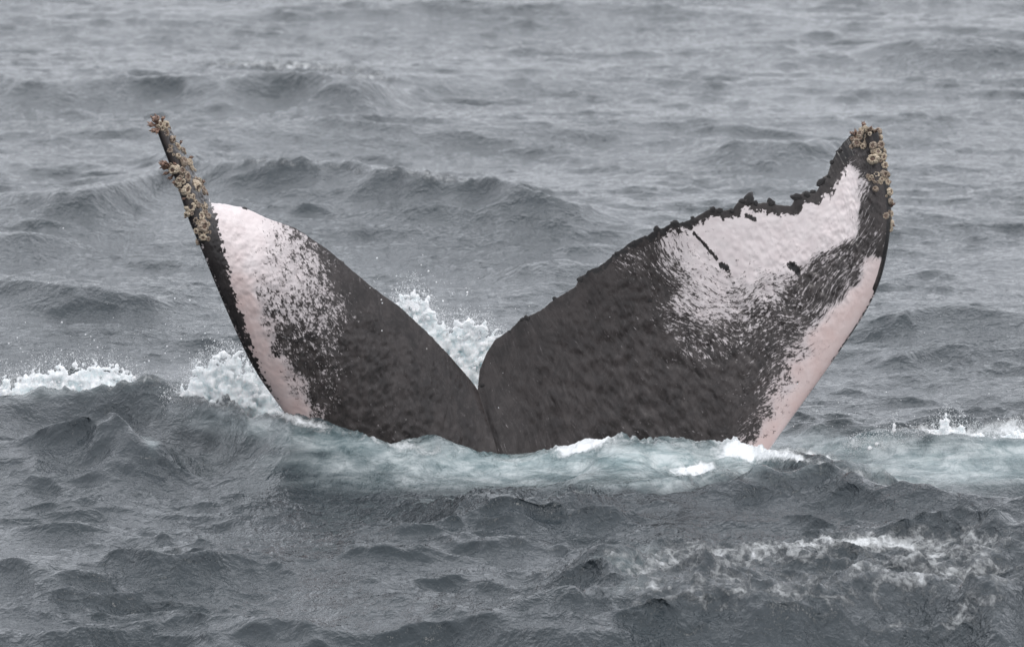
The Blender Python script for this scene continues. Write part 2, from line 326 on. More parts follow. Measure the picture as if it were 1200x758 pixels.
# ------------------------------------------------------------------ the whale
WB = Vector((0.0, 0.0, 0.0))
whale = bpy.data.objects.new("humpback_whale", None); COL.objects.link(whale); whale.location = WB
whale["label"] = "humpback whale tail raised from the sea, dark and white with barnacled tips"
whale["category"] = "whale"
RT = [(0, 560, 457), (.03, 562, 434), (.06, 570, 414), (.09, 580, 398), (.12, 598, 386), (.15, 611, 372), (.17, 620, 370), (.2, 635, 362), (.23, 651, 349), (.27, 675, 335), (.285, 680, 324), (.32, 699, 315), (.36, 718, 299), (.41, 742, 282), (.455, 766, 272), (.46, 770, 266), (.475, 777, 267), (.49, 790, 258), (.51, 797, 261), (.535, 813, 255), (.56, 832, 244), (.595, 858, 247), (.605, 864, 238), (.63, 878, 231), (.645, 887, 238), (.67, 905, 235), (.68, 911, 240), (.7, 928, 240), (.71, 933, 228), (.73, 945, 225), (.75, 955, 226), (.765, 961, 218), (.785, 964, 207), (.8, 970, 204), (.83, 974, 190), (.87, 983, 173), (.9, 991, 164), (.94, 999, 156), (1, 1014, 151)]
RL = [(0, 655, 960), (.1, 745, 780), (.2, 812, 668), (.3, 862, 590), (.4, 903, 524), (.5, 932, 484), (.58, 959, 447), (.66, 985, 410), (.73, 1009, 375), (.79, 1023, 350), (.84, 1035, 322), (.88, 1039, 296), (.92, 1045, 265), (.95, 1045, 235), (.97, 1041, 205), (.99, 1034, 175), (1, 1025, 156)]
LT = [(0, 560, 457), (.04, 552, 446), (.12, 527, 417), (.22, 497, 386), (.3, 468, 359), (.38, 442, 341), (.44, 414, 318), (.5, 385, 293), (.58, 346, 267), (.64, 311, 255), (.68, 288, 244), (.72, 262, 239), (.745, 248, 238), (.77, 240, 226), (.80, 234, 212), (.86, 223, 192), (.91, 212, 172), (.96, 202, 156), (1, 190, 143)]
LL = [(0, 655, 960), (.1, 540, 780), (.2, 455, 660), (.3, 392, 572), (.4, 338, 489), (.5, 297, 434), (.58, 268, 370), (.65, 248, 322), (.71, 234, 284), (.77, 221, 250), (.82, 211, 216), (.87, 201, 190), (.92, 193, 170), (.96, 188, 156), (1, 184, 146)]
def build_fluke():
    S = np.linspace(-1, 1, 821); M = 264
    phi = np.arange(M) / M * 2 * np.pi
    vv = (1 - np.cos(phi)) / 2; vv = np.where(vv > .5, 1 - (1 - vv) ** 1.0, vv)
    def curve(Rt, Lt, sm):
        R_, L_ = np.array(Rt), np.array(Lt); o = []
        for k in (1, 2):
            c = np.where(S >= 0, np.interp(S, R_[:, 0], R_[:, k]), np.interp(-S, L_[:, 0], L_[:, k]))
            if sm:
                kk = np.hanning(sm); kk /= kk.sum(); pad = sm // 2
                cpad = np.concatenate([2 * c[0] - c[pad:0:-1], c, 2 * c[-1] - c[-2:-pad - 2:-1]])
                c = np.convolve(cpad, kk, 'valid')
            o.append(c)
        return o
    Tx, Ty = curve(RT, LT, 5); Lx, Ly = curve(RL, LL, 61)
    # ragged trailing edge
    jag = np.convolve(rng.normal(size=len(S) + 6), [.2, .6, .2], 'same')[3:-3]
    jag2 = np.interp(S, np.sort(rng.uniform(-1, 1, 150)), rng.normal(size=150) * (rng.uniform(0, 1, 150) ** 2 * 2))
    edge = np.where(S > 0, smooth(.03, .2, S), .45) * smooth(1.0, .9, np.abs(S))
    Ty = Ty + edge * (jag * .5 + np.abs(jag2) * -1.3 + .9)
    YT = np.interp(S, [-1, -.9, -.77, -.6, -.4, -.2, 0, .2, .5, .75, .9, 1], [-.95, -.82, -.68, -.62, -.40, -.20, 0.0, .03, .12, .30, .42, .44])
    YL = np.interp(S, [-1, -.9, -.77, -.6, -.4, -.2, 0, .2, .5, .75, .9, 1], [-1.10, -1.08, -1.0, -.90, -.60, -.30, 0.05, .08, .16, .24, .26, .36])
    k = np.hanning(81); k /= k.sum()
    YT = np.convolve(np.pad(YT, 40, 'edge'), k, 'valid'); YL = np.convolve(np.pad(YL, 40, 'edge'), k, 'valid')
    g = np.linspace(0, 1, 81)
    def mid(vs):
        px = Lx[:, None] * (1 - vs) + Tx[:, None] * vs; py = Ly[:, None] * (1 - vs) + Ty[:, None] * vs
        bow = np.interp(S, [-1, -.8, -.5, 0, .5, .8, 1], [0, .02, .08, .02, -.10, -.04, 0])[:, None]
        Y = YL[:, None] * (1 - vs) + YT[:, None] * vs - bow * np.sin(np.pi * vs) 
        return px, py, Y
    px, py, Y = mid(vv[None, :])
    P = at_depth(px, py, Y)
    # surface normal of the middle sheet, from a smooth copy
    pg, qg, Yg = mid(g[None, :]); Pg = at_depth(pg, qg, Yg)
    ks = np.hanning(41); ks /= ks.sum()
    for i in range(Pg.shape[1]):
        for c in range(3): Pg[:, i, c] = np.convolve(np.pad(Pg[:, i, c], 20, 'edge'), ks, 'valid')
    ds = np.gradient(Pg, axis=0); dv = np.gradient(Pg, axis=1)
    N = np.cross(ds, dv); N /= np.linalg.norm(N, axis=2, keepdims=True) + 1e-9
    N = np.where(N[..., 1:2] > 0, -N, N)
    Nv = np.empty_like(P)
    for c in range(3):
        for i in range(len(S)): Nv[i, :, c] = np.interp(vv, g, N[i, :, c])
    naca = 5 * (.2969 * np.sqrt(vv) - .126 * vv - .3516 * vv ** 2 + .2843 * vv ** 3 - .1015 * vv ** 4)
    tm = np.interp(S, [-1, -.9, -.75, -.5, -.25, -.08, 0, .08, .25, .5, .75, .95, 1], [.035, .05, .065, .10, .2, .24, .28, .25, .2, .17, .13, .10, .06])
    half = tm[:, None] * naca[None, :] + .006 * np.sin(np.pi * np.clip(vv, 0, 1)) ** .3
    # keel of the tail stock running down from the notch, and shallow muscle folds beside it
    keel = np.exp(-((S - .012)[:, None] / .05) ** 2) * smooth(1.0, .72, vv)[None, :] * .075
    fold = np.exp(-((np.abs(S - .0)[:, None] - .075) / .03) ** 2) * smooth(.97, .7, vv)[None, :] * -.006
    half = half + keel + fold
    side = np.where(np.sin(phi) >= 0, 1.0, -1.0)[None, :] * np.where(np.abs(np.sin(phi)) < 1e-6, 0, 1)[None, :]
    relief = .0025 * noise(px, py, 400.0, .5) + .0015 * noise(px, py, 130.0, .9)
    P = P + Nv * ((half * side)[..., None] + (relief * np.sin(np.pi * vv)[None, :] * (side > 0))[..., None])
    # colour fields (skin pigment) from control points on the sheet
    C = []
    def c(s_): C.extend(s_)
    c([(985,200,1,0),(995,215,1,0),(1000,240,1,0),(980,240,1,0),(950,245,1,0),(920,250,1,0),(880,255,1,0),(850,262,1,0),(835,275,.8,0),(860,285,1,0),(900,275,1,0),(940,270,1,0),(980,270,1,0),(1000,268,.7,0),(870,310,.6,0),(900,300,.9,0),(940,290,.8,0),(820,300,.5,0),(840,330,.4,0),(830,355,.25,0),(790,290,.25,0),(780,302,-.1,0),(860,350,.1,0),(900,330,.2,0),(800,352,.1,0),(790,378,-.35,0),
       (760,300,-.6,0),(740,302,-.35,0),(770,335,-.7,0),(745,340,-1,0),(700,330,-1,0),(650,380,-1,0),(600,430,-1,0),(700,450,-1.1,0),(800,460,-1.1,0),(850,490,-1,0),(760,400,-1,0),(820,400,-.42,0),(850,395,-.3,0),(880,372,-.25,0),(900,400,-.5,0),(880,430,-.7,0),(930,350,-.42,0),(950,338,-.45,0),(960,312,-.35,0),(990,298,-.4,0),(1010,290,-.6,0),(975,345,-.45,0),(950,372,-.3,0),(1002,325,-.35,0),(850,440,-.9,0),
       (1022,200,-1,0),(1012,172,-1,0),(1030,230,-1,0),(1036,258,-.8,0),(1016,246,-.7,0),(1028,285,-.5,0),(1004,184,-.7,0),(1010,220,.15,0),(1014,268,-.5,0),(1036,295,-.5,0),
       (1030,310,.7,.6),(1024,330,1,.8),(1010,350,1,.9),(990,372,1,1),(970,392,.9,1),(958,402,.55,.9),(980,398,1,1),(960,430,1,1),(940,440,.6,.9),(920,452,.1,.6),(937,468,1,1),(915,480,.5,1),(898,482,-.2,.6),(916,503,1,1),(900,503,.5,1),(884,500,-.5,.5),(876,472,-.8,0),(905,435,-.4,.3),(940,412,.1,.5),(925,390,-.4,0),(900,520,.9,1),
       (250,245,1,0),(270,250,1,.1),(300,260,1,.1),(330,277,.3,0),(290,280,1,.1),(270,280,1,.2),(320,300,.3,0),(290,310,.6,0),(345,290,.1,0),(362,305,.15,0),(340,325,.3,0),(370,335,0,0),(385,355,-.15,0),(302,342,.2,0),(272,308,.9,.4),(312,362,-.1,0),(340,362,0,0),(370,372,-.1,0),(380,392,-.3,0),(330,392,-.5,0),(360,405,-.45,0),(350,425,-.8,0),(400,330,-.9,0),(410,400,-1,0),(420,450,-1.1,0),(450,380,-1.1,0),(480,420,-1.1,0),(500,480,-1.1,0),(540,500,-1.1,0),(400,480,-1,0),(365,458,-.7,0),(380,300,-.5,0),(430,350,-1,0),
       (277,330,1,.7),(286,350,1,1),(296,380,1,1),(305,402,.9,1),(315,430,1,1),(325,450,1,1),(340,470,1,1),(336,440,.3,.7),(320,402,-.2,.4),(350,480,.8,1),(366,482,-.1,.6),(382,490,-.9,0),(291,365,.8,.9),(345,455,.2,.7),(360,500,.6,.9),(305,375,.1,.4)])
    c([(310,262,.45,0),(345,272,-.1,0),(365,290,-.25,0)])
    C = np.array(C, float)
    fu, fv = px.ravel(), py.ravel()
    num = np.zeros_like(fu); nump = np.zeros_like(fu); den = np.full_like(fu, 1e-9)
    for cx, cy_, wv, pk in C:
        if (cx < 560): mm = np.broadcast_to((S < 0)[:, None], px.shape).ravel()
        else: mm = np.broadcast_to((S >= 0)[:, None], px.shape).ravel()
        q = ((fu - cx) ** 2 + (fv - cy_) ** 2 + 25.0) ** -2.0 * mm
        num += q * wv; nump += q * pk; den += q
    amt = num / den; pink = nump / den
    SS = np.broadcast_to(S[:, None], px.shape).ravel(); VV = np.broadcast_to(vv[None, :], px.shape).ravel()
    amt[(fv > 540)] = np.minimum(amt[fv > 540], .2)
    # black leading band of the left fluke, black rims
    xb = np.interp(fv, [120, 238, 271, 299, 335, 370, 406, 438, 477, 560], [215, 244, 251, 260, 268, 281, 293, 306, 326, 372])
    left = SS < 0
    nb = noise(fu, fv, 90.0, .3) * 1.6 + noise(fu, fv, 260.0, .8) * 1.5
    amt = np.where(left, amt - 2.6 * smooth(1.5, -2.5, fu - xb - nb) + 0 * fu, amt)
    amt = np.where(left & (SS < -.765), -1.25, amt)
    nose = left & (SS > -.78) & (SS < -.3) & (VV < .02) & (noise(fu, fv, 70.0) + .8 * noise(fu, fv, 30.0) > .55); amt[nose] = .1
    Tpx = np.broadcast_to(Ty[:, None], px.shape).ravel(); Txx = np.broadcast_to(Tx[:, None], px.shape).ravel()
    dT = np.full_like(fu, 99.0)
    idx = np.where((S > .3) & (S < 1.0))[0][::4]
    near = (~left) & (VV > .6)
    for i in idx: dT[near] = np.minimum(dT[near], np.hypot(fu[near] - Tx[i], fv[near] - Ty[i]))
    rim = np.interp(SS, [.3, .5, .6, .75, .8, .9, 1], [4, 6, 9, 10, 13, 16, 16])
    amt = np.where(~left, amt - 2.4 * smooth(rim + 3, rim - 1, dT + nb * 1.0), amt)
    lead = (~left) & (VV < .012) & (SS > .62); amt[lead] -= 1.9 * smooth(.012, .002, VV[lead]) * (noise(fu[lead], fv[lead], 110.) > -.5)
    lead = (~left) & (VV < .03) & (SS > .8); amt[lead] -= 1.9
    amt = np.where(left, amt - .5 * smooth(.985, 1, VV) * (SS > -.6), amt)
    def scar(x0, y0, x1, y1, r):
        nonlocal amt
        dx, dy = x1 - x0, y1 - y0; t = np.clip(((fu - x0) * dx + (fv - y0) * dy) / (dx * dx + dy * dy + 1e-6), 0, 1)
        dd = np.hypot(fu - x0 - t * dx, fv - y0 - t * dy) + noise(fu, fv, 60.0, .7) * r * .22; amt = amt - 3.0 * smooth(r + 1.2, r - .6, dd) * (SS > 0)
    scar(812, 272, 838, 301, .7); scar(843, 309, 850, 312, 2.3); scar(925, 310, 931, 314, 3.4); scar(874, 252, 883, 256, 1.8); scar(930, 312, 933, 320, 2.2)
    back = np.broadcast_to(side < 0, px.shape).ravel()
    amt = np.where(back, amt - .6, amt)
    # streak coordinates: scratches follow smile-shaped lines on the right fluke, slant on the left one
    U = np.where(left, (fu * .5 + fv * .87), fu); W = np.where(left, (fu * .87 - fv * .5), fv + .0042 * (fu - 868) ** 2 + 5 * soft(fu, fv, 900.0))
    aniso = np.where(left, 1.5, 1.65)
    streak = np.stack([U / aniso / 215., W / 215., left * 7.0], -1)
    nr = len(S)
    F = grid_faces(nr, M, wrap=True)
    V = P.reshape(-1, 3)
    me = mesh_np("tail_fluke", V, F, {"white": amt, "pink": np.clip(pink, 0, 1), "streak": streak})
    return me, V, F, S, vv
def whale_material():
    n = NT("whale_skin"); b = n.b
    st = n.attr("streak", True); am = n.attr("white"); pk = n.attr("pink")
    pos = n.n("NewGeometry").outputs["Position"]
    n1 = n.noise(st, 37.0, 8, .75, .25); n2 = n.noise(st, 95.0, 4, .7, .2)
    q = n.math('ADD', n.math('MULTIPLY', n.math('SUBTRACT', n1, .5), 4.6), n.math('MULTIPLY', n.math('SUBTRACT', n2, .5), 2.6))
    f = n.ramp(n.math('ADD', am, q), -.30, .30)
    spots = n.n("TexVoronoi", Vector=pos, Scale=10.0).outputs[0]
    sz = n.noise(pos, 6.0, 2)
    speck = n.math('MULTIPLY', n.ramp(spots, .02, .075, 1, 0), n.ramp(sz, .52, .60))
    g1 = n.noise(n.map(pos, (1, 1, .6)), 11.0, 9, .72, .5)
    g2 = n.noise(st, 40.0, 5, .7)
    dark = n.mixc(n.ramp(g1, .3, .72), (.019, .016, .0155, 1), (.055, .047, .0455, 1))
    dark = n.mixc(n.ramp(g2, .50, .78, 0, .55), dark, (.105, .095, .095, 1))
    rim = n.ramp(am, -2.2, -1.15, 1, 0)
    dark = n.mixc(n.math('MULTIPLY', rim, .8), dark, (.012, .012, .013, 1))
    wh = n.mixc(n.ramp(n.noise(pos, 14.0, 5), .3, .7), (.60, .535, .535, 1), (.68, .62, .618, 1))
    pc = n.mixc(n.ramp(n.noise(pos, 9.0, 4), .3, .7), (.49, .375, .355, 1), (.53, .435, .42, 1))
    wh = n.mixc(pk, wh, pc)
    # faint grey shaved film over the white
    wh = n.mixc(n.ramp(n2, .5, .75, 0, .12), wh, (.42, .40, .42, 1))
    wh = n.mixc(n.math('MULTIPLY', n.ramp(am, .85, .0, 0, .45), n.ramp(n1, .35, .6)), wh, (.30, .285, .295, 1))
    col = n.mixc(f, dark, wh); col = n.mixc(n.math('MULTIPLY', speck, .75), col, (.62, .60, .58, 1))
    n.put(col, b.inputs["Base Color"])
    n.put(n.math('ADD', .14, n.math('MULTIPLY', n.ramp(g1, .35, .65), .24)), b.inputs["Roughness"])
    b.inputs["Coat Weight"].default_value = .22; b.inputs["Coat Roughness"].default_value = .16; b.inputs["Coat IOR"].default_value = 1.38; b.inputs["IOR"].default_value = 1.4; b.inputs["Specular IOR Level"].default_value = .34
    hgt = n.math('ADD', n.math('MULTIPLY', n.noise(pos, 12.0, 6, .6), .0015), n.math('MULTIPLY', n.noise(pos, 90.0, 4, .6), .0007))
    hgt = n.math('ADD', hgt, n.math('MULTIPLY', f, .0012))
    n.put(n.n("Bump", Height=hgt, Distance=1.0, Strength=.8).outputs[0], b.inputs["Normal"])
    return n.m
def flat_mat(name, c0, c1, rough=.6, scale=40.0, bump=.003):
    n = NT(name); pos = n.n("TexCoord").outputs["Object"]
    f = n.ramp(n.noise(pos, scale, 5), .3, .7); n.put(n.mixc(f, (*c0, 1), (*c1, 1)), n.b.inputs["Base Color"])
    n.b.inputs["Roughness"].default_value = rough
    if bump: n.put(n.n("Bump", Height=n.math('MULTIPLY', f, bump), Distance=1.0, Strength=.8).outputs[0], n.b.inputs["Normal"])
    return n.m
fl_me, FV, FF, FS, FVV = build_fluke()
fluke = link("tail_fluke", fl_me, whale_material(), whale)
bvh = BVHTree.FromPolygons(FV.tolist(), FF.tolist())
M_SHELL = flat_mat("barnacle_shell", (.46, .36, .26), (.70, .61, .48), .65, 3.0, .01)
M_SHELL_WORN = flat_mat("barnacle_shell_worn", (.26, .19, .14), (.50, .42, .34), .7, 3.0, .01)
M_HOLE = flat_mat("barnacle_opening", (.07, .045, .035), (.17, .11, .08), .5, 3.0, 0)
M_STALK = flat_mat("stalked_barnacle", (.13, .075, .06), (.36, .23, .17), .4, 4.0, .01)
M_KNOB = flat_mat("dark_skin_knob", (.015, .014, .015), (.05, .045, .045), .35, 12.0, .006)
def surface_at(px, py):
    a, ry, rz = ray(px, py); d = Vector((float(a), float(ry), float(rz))).normalized()
    hit = bvh.ray_cast(Vector((0, CY, CZ)), d)
    if hit[0] is not None: return hit[0], hit[1]
    best = None                                   # just off the outline: nearest point of the skin to the sight line
    for Y in np.linspace(-1.3, .6, 60):
        p = Vector(at_depth(px, py, Y).tolist()); r = bvh.find_nearest(p)
        if best is None or r[3] < best[2]: best = (r[0], (p - r[0]).normalized(), r[3])
    return best[0], best[1]
def barnacle_mesh(seed):                           # ribbed crown of shell plates, radius 1, z up, sunk opening
    r = random.Random(seed); n = 36; prof = [(1.02, -.35), (1.05, .05), (.98, .35), (.82, .62), (.62, .78), (.46, .74), (.40, .5)]
    V, F = [], []; lobes = 6; lobes = r.choice([5, 6, 6, 7]); ph = [r.uniform(.82, 1.15) for _ in range(lobes)]
    for k, (R, z) in enumerate(prof):
        for i in range(n):
            t = i / n * 2 * math.pi; l = abs(math.sin(t * lobes / 2)); fine = .03 * math.sin(t * lobes * 3)
            u_ = i / n * lobes; k_ = int(u_); e = ph[k_ % lobes] * (1 - u_ + k_) + ph[(k_ + 1) % lobes] * (u_ - k_)
            rr = R * (1 + ((l ** .5 - .7) * .15 + fine) * (1 if k < 5 else .3)) * e
            V.append((rr * math.cos(t), rr * math.sin(t), z + (.14 * (l ** .5 - .6) if 1 < k < 6 else 0)))
    for k in range(len(prof) - 1):
        for i in range(n): F.append((k * n + i, k * n + (i + 1) % n, (k + 1) * n + (i + 1) % n, (k + 1) * n + i))
    me = bpy.data.meshes.new("barnacle"); me.from_pydata(V, [], F); me.materials.append(M_SHELL if seed % 3 else M_SHELL_WORN)
    me.polygons.foreach_set("use_smooth", [True] * len(F)); return me
def opening_mesh():
    n = 16; V = [(0, 0, .46)] + [(.48 * math.cos(i / n * 6.2832), .48 * math.sin(i / n * 6.2832), .52) for i in range(n)]
    V += [(.16 * math.cos(i / n * 6.2832) , .30 * math.sin(i / n * 6.2832), .62) for i in range(n)]; V.append((0, 0, .66))
    F = [(1 + i, 1 + (i + 1) % n, 1 + n + (i + 1) % n, 1 + n + i) for i in range(n)] + [(1 + n + i, 1 + n + (i + 1) % n, 2 * n + 1) for i in range(n)]
    me = bpy.data.meshes.new("opening"); me.from_pydata(V, [], F); me.materials.append(M_HOLE); me.polygons.foreach_set("use_smooth", [True] * len(F)); return me
def stalk_mesh(seed):                              # goose-necked barnacle: bent stalk with a swollen eared head, length 1
    r = random.Random(seed); n = 10; V, F = [], []
    bx, by = r.uniform(-.25, .25), r.uniform(-.25, .25)
    st = [(0, .10), (.15, .085), (.35, .08), (.55, .095), (.68, .15), (.80, .19), (.90, .16), (.97, .08), (1.0, .02)]
    for z, R in st:
        for i in range(n):
            t = i / n * 2 * math.pi; V.append((bx * z * z + R * 1.25 * math.cos(t), by * z * z + R * .85 * math.sin(t), z))
    for k in range(len(st) - 1):
        for i in range(n): F.append((k * n + i, k * n + (i + 1) % n, (k + 1) * n + (i + 1) % n, (k + 1) * n + i))
    for sx in (-1, 1):                             # the two ears
        b = len(V); cx, cy = bx * .9 + sx * .07, by * .9
        for z, R in ((.90, .055), (1.04, .05), (1.15, .015)):
            for i in range(6):
                t = i / 6 * 2 * math.pi; V.append((cx + sx * (z - .9) * .4 + R * math.cos(t), cy + R * math.sin(t), z))
        for k in range(2):
            for i in range(6): F.append((b + k * 6 + i, b + k * 6 + (i + 1) % 6, b + (k + 1) * 6 + (i + 1) % 6, b + (k + 1) * 6 + i))
    me = bpy.data.meshes.new("stalked_barnacle"); me.from_pydata(V, [], F); me.materials.append(M_STALK); me.polygons.foreach_set("use_smooth", [True] * len(F)); return me
def knob_mesh(seed):
    r = random.Random(seed); import bmesh
    bm = bmesh.new(); bmesh.ops.create_icosphere(bm, subdivisions=2, radius=1)
    for v in bm.verts: v.co *= 1 + r.uniform(-.22, .22)
    sx = r.uniform(.6, 1.6)
    for v in bm.verts: v.co.x *= sx
    for v in bm.verts: v.co.z *= .9
    me = bpy.data.meshes.new("skin_knob"); bm.to_mesh(me); bm.free(); me.materials.append(M_KNOB); me.polygons.foreach_set("use_smooth", [True] * len(me.polygons)); return me
BM = [barnacle_mesh(i) for i in range(7)]; OM = opening_mesh(); SM = [stalk_mesh(i) for i in range(4)]; KM = [knob_mesh(i) for i in range(4)]
def place(me, name, px, py, r, sink=.15, view=0.0, squash=1.0):
    p, nrm = surface_at(px, py)
    tocam = (Vector((0, CY, CZ)) - p).normalized()
    if nrm.dot(tocam) < 0: nrm = -nrm
    nrm = (nrm * (1 - view) + tocam * view + Vector((random.uniform(-.2, .2), random.uniform(-.2, .2), random.uniform(-.2, .2)))).normalized()
    R = r / 215.0; o = link(name, me, None, whale)
    q = nrm.to_track_quat('Z', 'Y') @ Matrix.Rotation(random.uniform(0, 6.28), 3, 'Z').to_quaternion()
    o.rotation_euler = q.to_euler(); o.scale = (R * random.uniform(.92, 1.08), R * random.uniform(.92, 1.08), R * squash); o.location = p - nrm * R * sink - WB
    return o
RINGS = [(219,207,7),(219,222,6.5),(231,220,8),(238,223,6),(224,243,6.5),(236,253,5.5),(244,253,4),(238,265,7),(238,278,5),(230,271,4),(214,190,5),(221,191,5),(208,172,5.5),(214,176,4),(195,156,5.5),(193,147,5.5),(203,199,6),(213,200,5.5),(224,196,5),(208,216,4.5),(230,212,5),(199,176,4),(187,146,5),(214,213,4),(231,284,3.5),(220,251,3.6),(226,231,4.2),(201,164,4.6),(232,240,3.8),(244,262,3.6),(208,183,4),
 (1004,168,6),(1024,187,6.8),(1029,178,5),(1023,171,5),(1032,170,5),(1037,194,5.5),(1027,204,5),(1036,204,4.6),(1040,213,4.6),(1042,225,5),(1026,222,4),(1038,253,4.6),(1047,262,5),(1046,251,4),(1008,157,4.2),(1012,172,4),(1011,152,4),(1020,152,4.2),(1027,155,4.6),(1035,184,5),(1018,147,3.6),(999,163,3.6),(1038,177,3.8),(1034,161,3.4),(1041,205,3.4),(1043,236,3.4),(1014,163,3.2)]
for k in range(110):                                # smaller ones crowding between the big ones
    bx_, by_, br_ = RINGS[random.randrange(len(RINGS))]; a_ = random.uniform(0, 6.28)
    RINGS.append((bx_ + math.cos(a_) * (br_ + 1), by_ + math.sin(a_) * (br_ + 1), random.uniform(1.4, 3.4)))
for i, (px, py, r) in enumerate(RINGS):
    o = place(BM[i % 7], "barnacle", px, py, r * random.uniform(.85, 1.1), random.uniform(-.1, .6), .25, random.uniform(.8, 1.25))
    h = bpy.data.objects.new("opening", OM); COL.objects.link(h); h.parent = o
TIPS = [(186,147,(-.45,-.95),15),(186,147,(-.8,-.6),13),(185,148,(-1,-.25),13),(186,150,(-1,.25),12),(187,151,(-.75,.6),10),(190,144,(-.1,-1),9),(188,143,(-.6,-.9),11),
 (198,196,(-1,-.4),14),(198,198,(-1,.1),13),(200,201,(-.9,.55),11),(200,194,(-.7,-.8),12),(203,205,(-.6,.9),9),(207,196,(-.1,-1),8),(212,206,(.1,.9),8),(218,232,(-.9,.5),6),(217,254,(-1,.5),6),(206,212,(-.9,.5),7),(213,168,(.7,-.7),7),(222,186,(.8,-.6),7),(240,212,(.8,-.5),7),(226,183,(.8,-.3),6),(244,222,(.9,.2),6),
 (1002,160,(-.7,-.6),8),(1003,162,(-.9,.2),8),(1004,158,(-.2,-1),8),(1017,149,(0,-1),9),(1015,150,(-.5,-.9),8),(1020,150,(.5,-.9),7),(1000,157,(-1,-.3),6),(1034,164,(.4,-.9),6),(1044,242,(.5,-.9),8),(1046,262,(.9,.5),7),(1042,215,(.9,-.4),5),(1028,152,(.8,-.7),6)]
for i, (px, py, d2, L) in enumerate(TIPS):
    p, nrm = surface_at(px, py)
    dv = Vector((d2[0], random.uniform(-.6, -.1), -d2[1])).normalized(); Lm = L / 215.0 * 1.05
    o = link("stalked_barnacle", SM[i % 4], None, whale); q = dv.to_track_quat('Z', 'Y') @ Matrix.Rotation(random.uniform(0, 6.28), 3, 'Z').to_quaternion()
    o.rotation_euler = q.to_euler(); o.scale = (Lm * 1.25, Lm * 1.25, Lm); o.location = p - dv * .01 - WB
KNOBS = [(878,233,6.5),(870,236,5),(886,238,4),(904,237,4.5),(934,231,5),(945,228,6),(953,227,5),(769,269,3.6),(791,261,3.6),(812,256,3.2),(835,246,4.5),(842,247,4),(963,214,4.5),(971,207,3.6),(858,245,3.5),(680,327,3.6),(618,374,3.6),(612,374,3.6),(650,350,3),(287,243,4),(742,285,2.6),(762,352,4.2),(722,297,2.6),(1045,240,3),(566,452,3),(596,388,3),(975,190,3.2),(983,177,3.2)]
for i, (px, py, r) in enumerate(KNOBS): place(KM[i % 4], "skin_knob", px, py, r * .95, .4, 0, .8)

# ------------------------------------------------------------------ splashes
def foam_material(name="sea_foam", c=(.80, .82, .83)):
    n = NT(name); pos = n.n("NewGeometry").outputs["Position"]; b = n.b
    f = n.noise(pos, 18.0, 6, .6)
    n.put(n.mixc(n.ramp(f, .3, .6), (c[0] * .80, c[1] * .86, c[2] * .87, 1), (*c, 1)), b.inputs["Base Color"])
    b.inputs["Roughness"].default_value = .45; b.inputs["Subsurface Weight"].default_value = .9
    b.inputs["Subsurface Radius"].default_value = (.10, .11, .11); b.inputs["Subsurface Scale"].default_value = 1.0
    n.put(n.n("Bump", Height=n.math('MULTIPLY', n.noise(pos, 60.0, 5, .65), .006), Distance=1.0, Strength=.7).outputs[0], b.inputs["Normal"])
    return n.m
M_FOAM = foam_material()
import bmesh
def ico(sub):
    bm = bmesh.new(); bmesh.ops.create_icosphere(bm, subdivisions=sub, radius=1); bm.verts.ensure_lookup_table()
    V = np.array([v.co[:] for v in bm.verts]); F = np.array([[v.index for v in f.verts] for f in bm.faces]); bm.free(); return V, F
ICO1 = ico(1)
OCT = (np.array([(1,0,0),(-1,0,0),(0,1,0),(0,-1,0),(0,0,1),(0,0,-1)], float), np.array([(0,2,4),(2,1,4),(1,3,4),(3,0,4),(2,0,5),(1,2,5),(3,1,5),(0,3,5)]))
def balls(cent, rad, ic, stretch=None):
    V0, F0 = ic; n = len(cent)
    sc = np.ones((n, 1, 3)) if stretch is None else stretch[:, None, :]
    V = (V0[None] * rad[:, None, None] * sc + cent[:, None, :]).reshape(-1, 3)
    F = (F0[None] + (np.arange(n) * len(V0))[:, None, None]).reshape(-1, 3)
    return V, F
def froth(name, cent, rad, voxel, label, extra=None):
    V, F = balls(cent, rad, ICO1)
    me = mesh_np(name, V, F); tmp = bpy.data.objects.new(name, me); COL.objects.link(tmp)
    md = tmp.modifiers.new("r", 'REMESH'); md.mode = 'VOXEL'; md.voxel_size = voxel; md.use_smooth_shade = True
    s2 = tmp.modifiers.new("s", 'SMOOTH'); s2.factor = .5; s2.iterations = 4
    for nm, sz, st in (("froth_lumps", .045, .016), ("froth_grain", .014, .006)):
        tx = bpy.data.textures.get(nm) or bpy.data.textures.new(nm, 'CLOUDS'); tx.noise_scale = sz; tx.noise_depth = 3
        dm = tmp.modifiers.new(nm, 'DISPLACE'); dm.texture = tx; dm.strength = st; dm.mid_level = .5; dm.texture_coords = 'GLOBAL'
    dg = bpy.context.evaluated_depsgraph_get(); ev = tmp.evaluated_get(dg); out = bpy.data.meshes.new_from_object(ev)
    bpy.data.objects.remove(tmp)
    if extra is not None:                          # loose drops thrown clear of the froth, same object
        bm = bmesh.new(); bm.from_mesh(out); em = mesh_np("drops", *balls(*extra, OCT)); bm.from_mesh(em); bm.to_mesh(out); bm.free()
    out.name = name; o = link(name, out, M_FOAM); o["kind"] = "stuff"; o["label"] = label
    return o
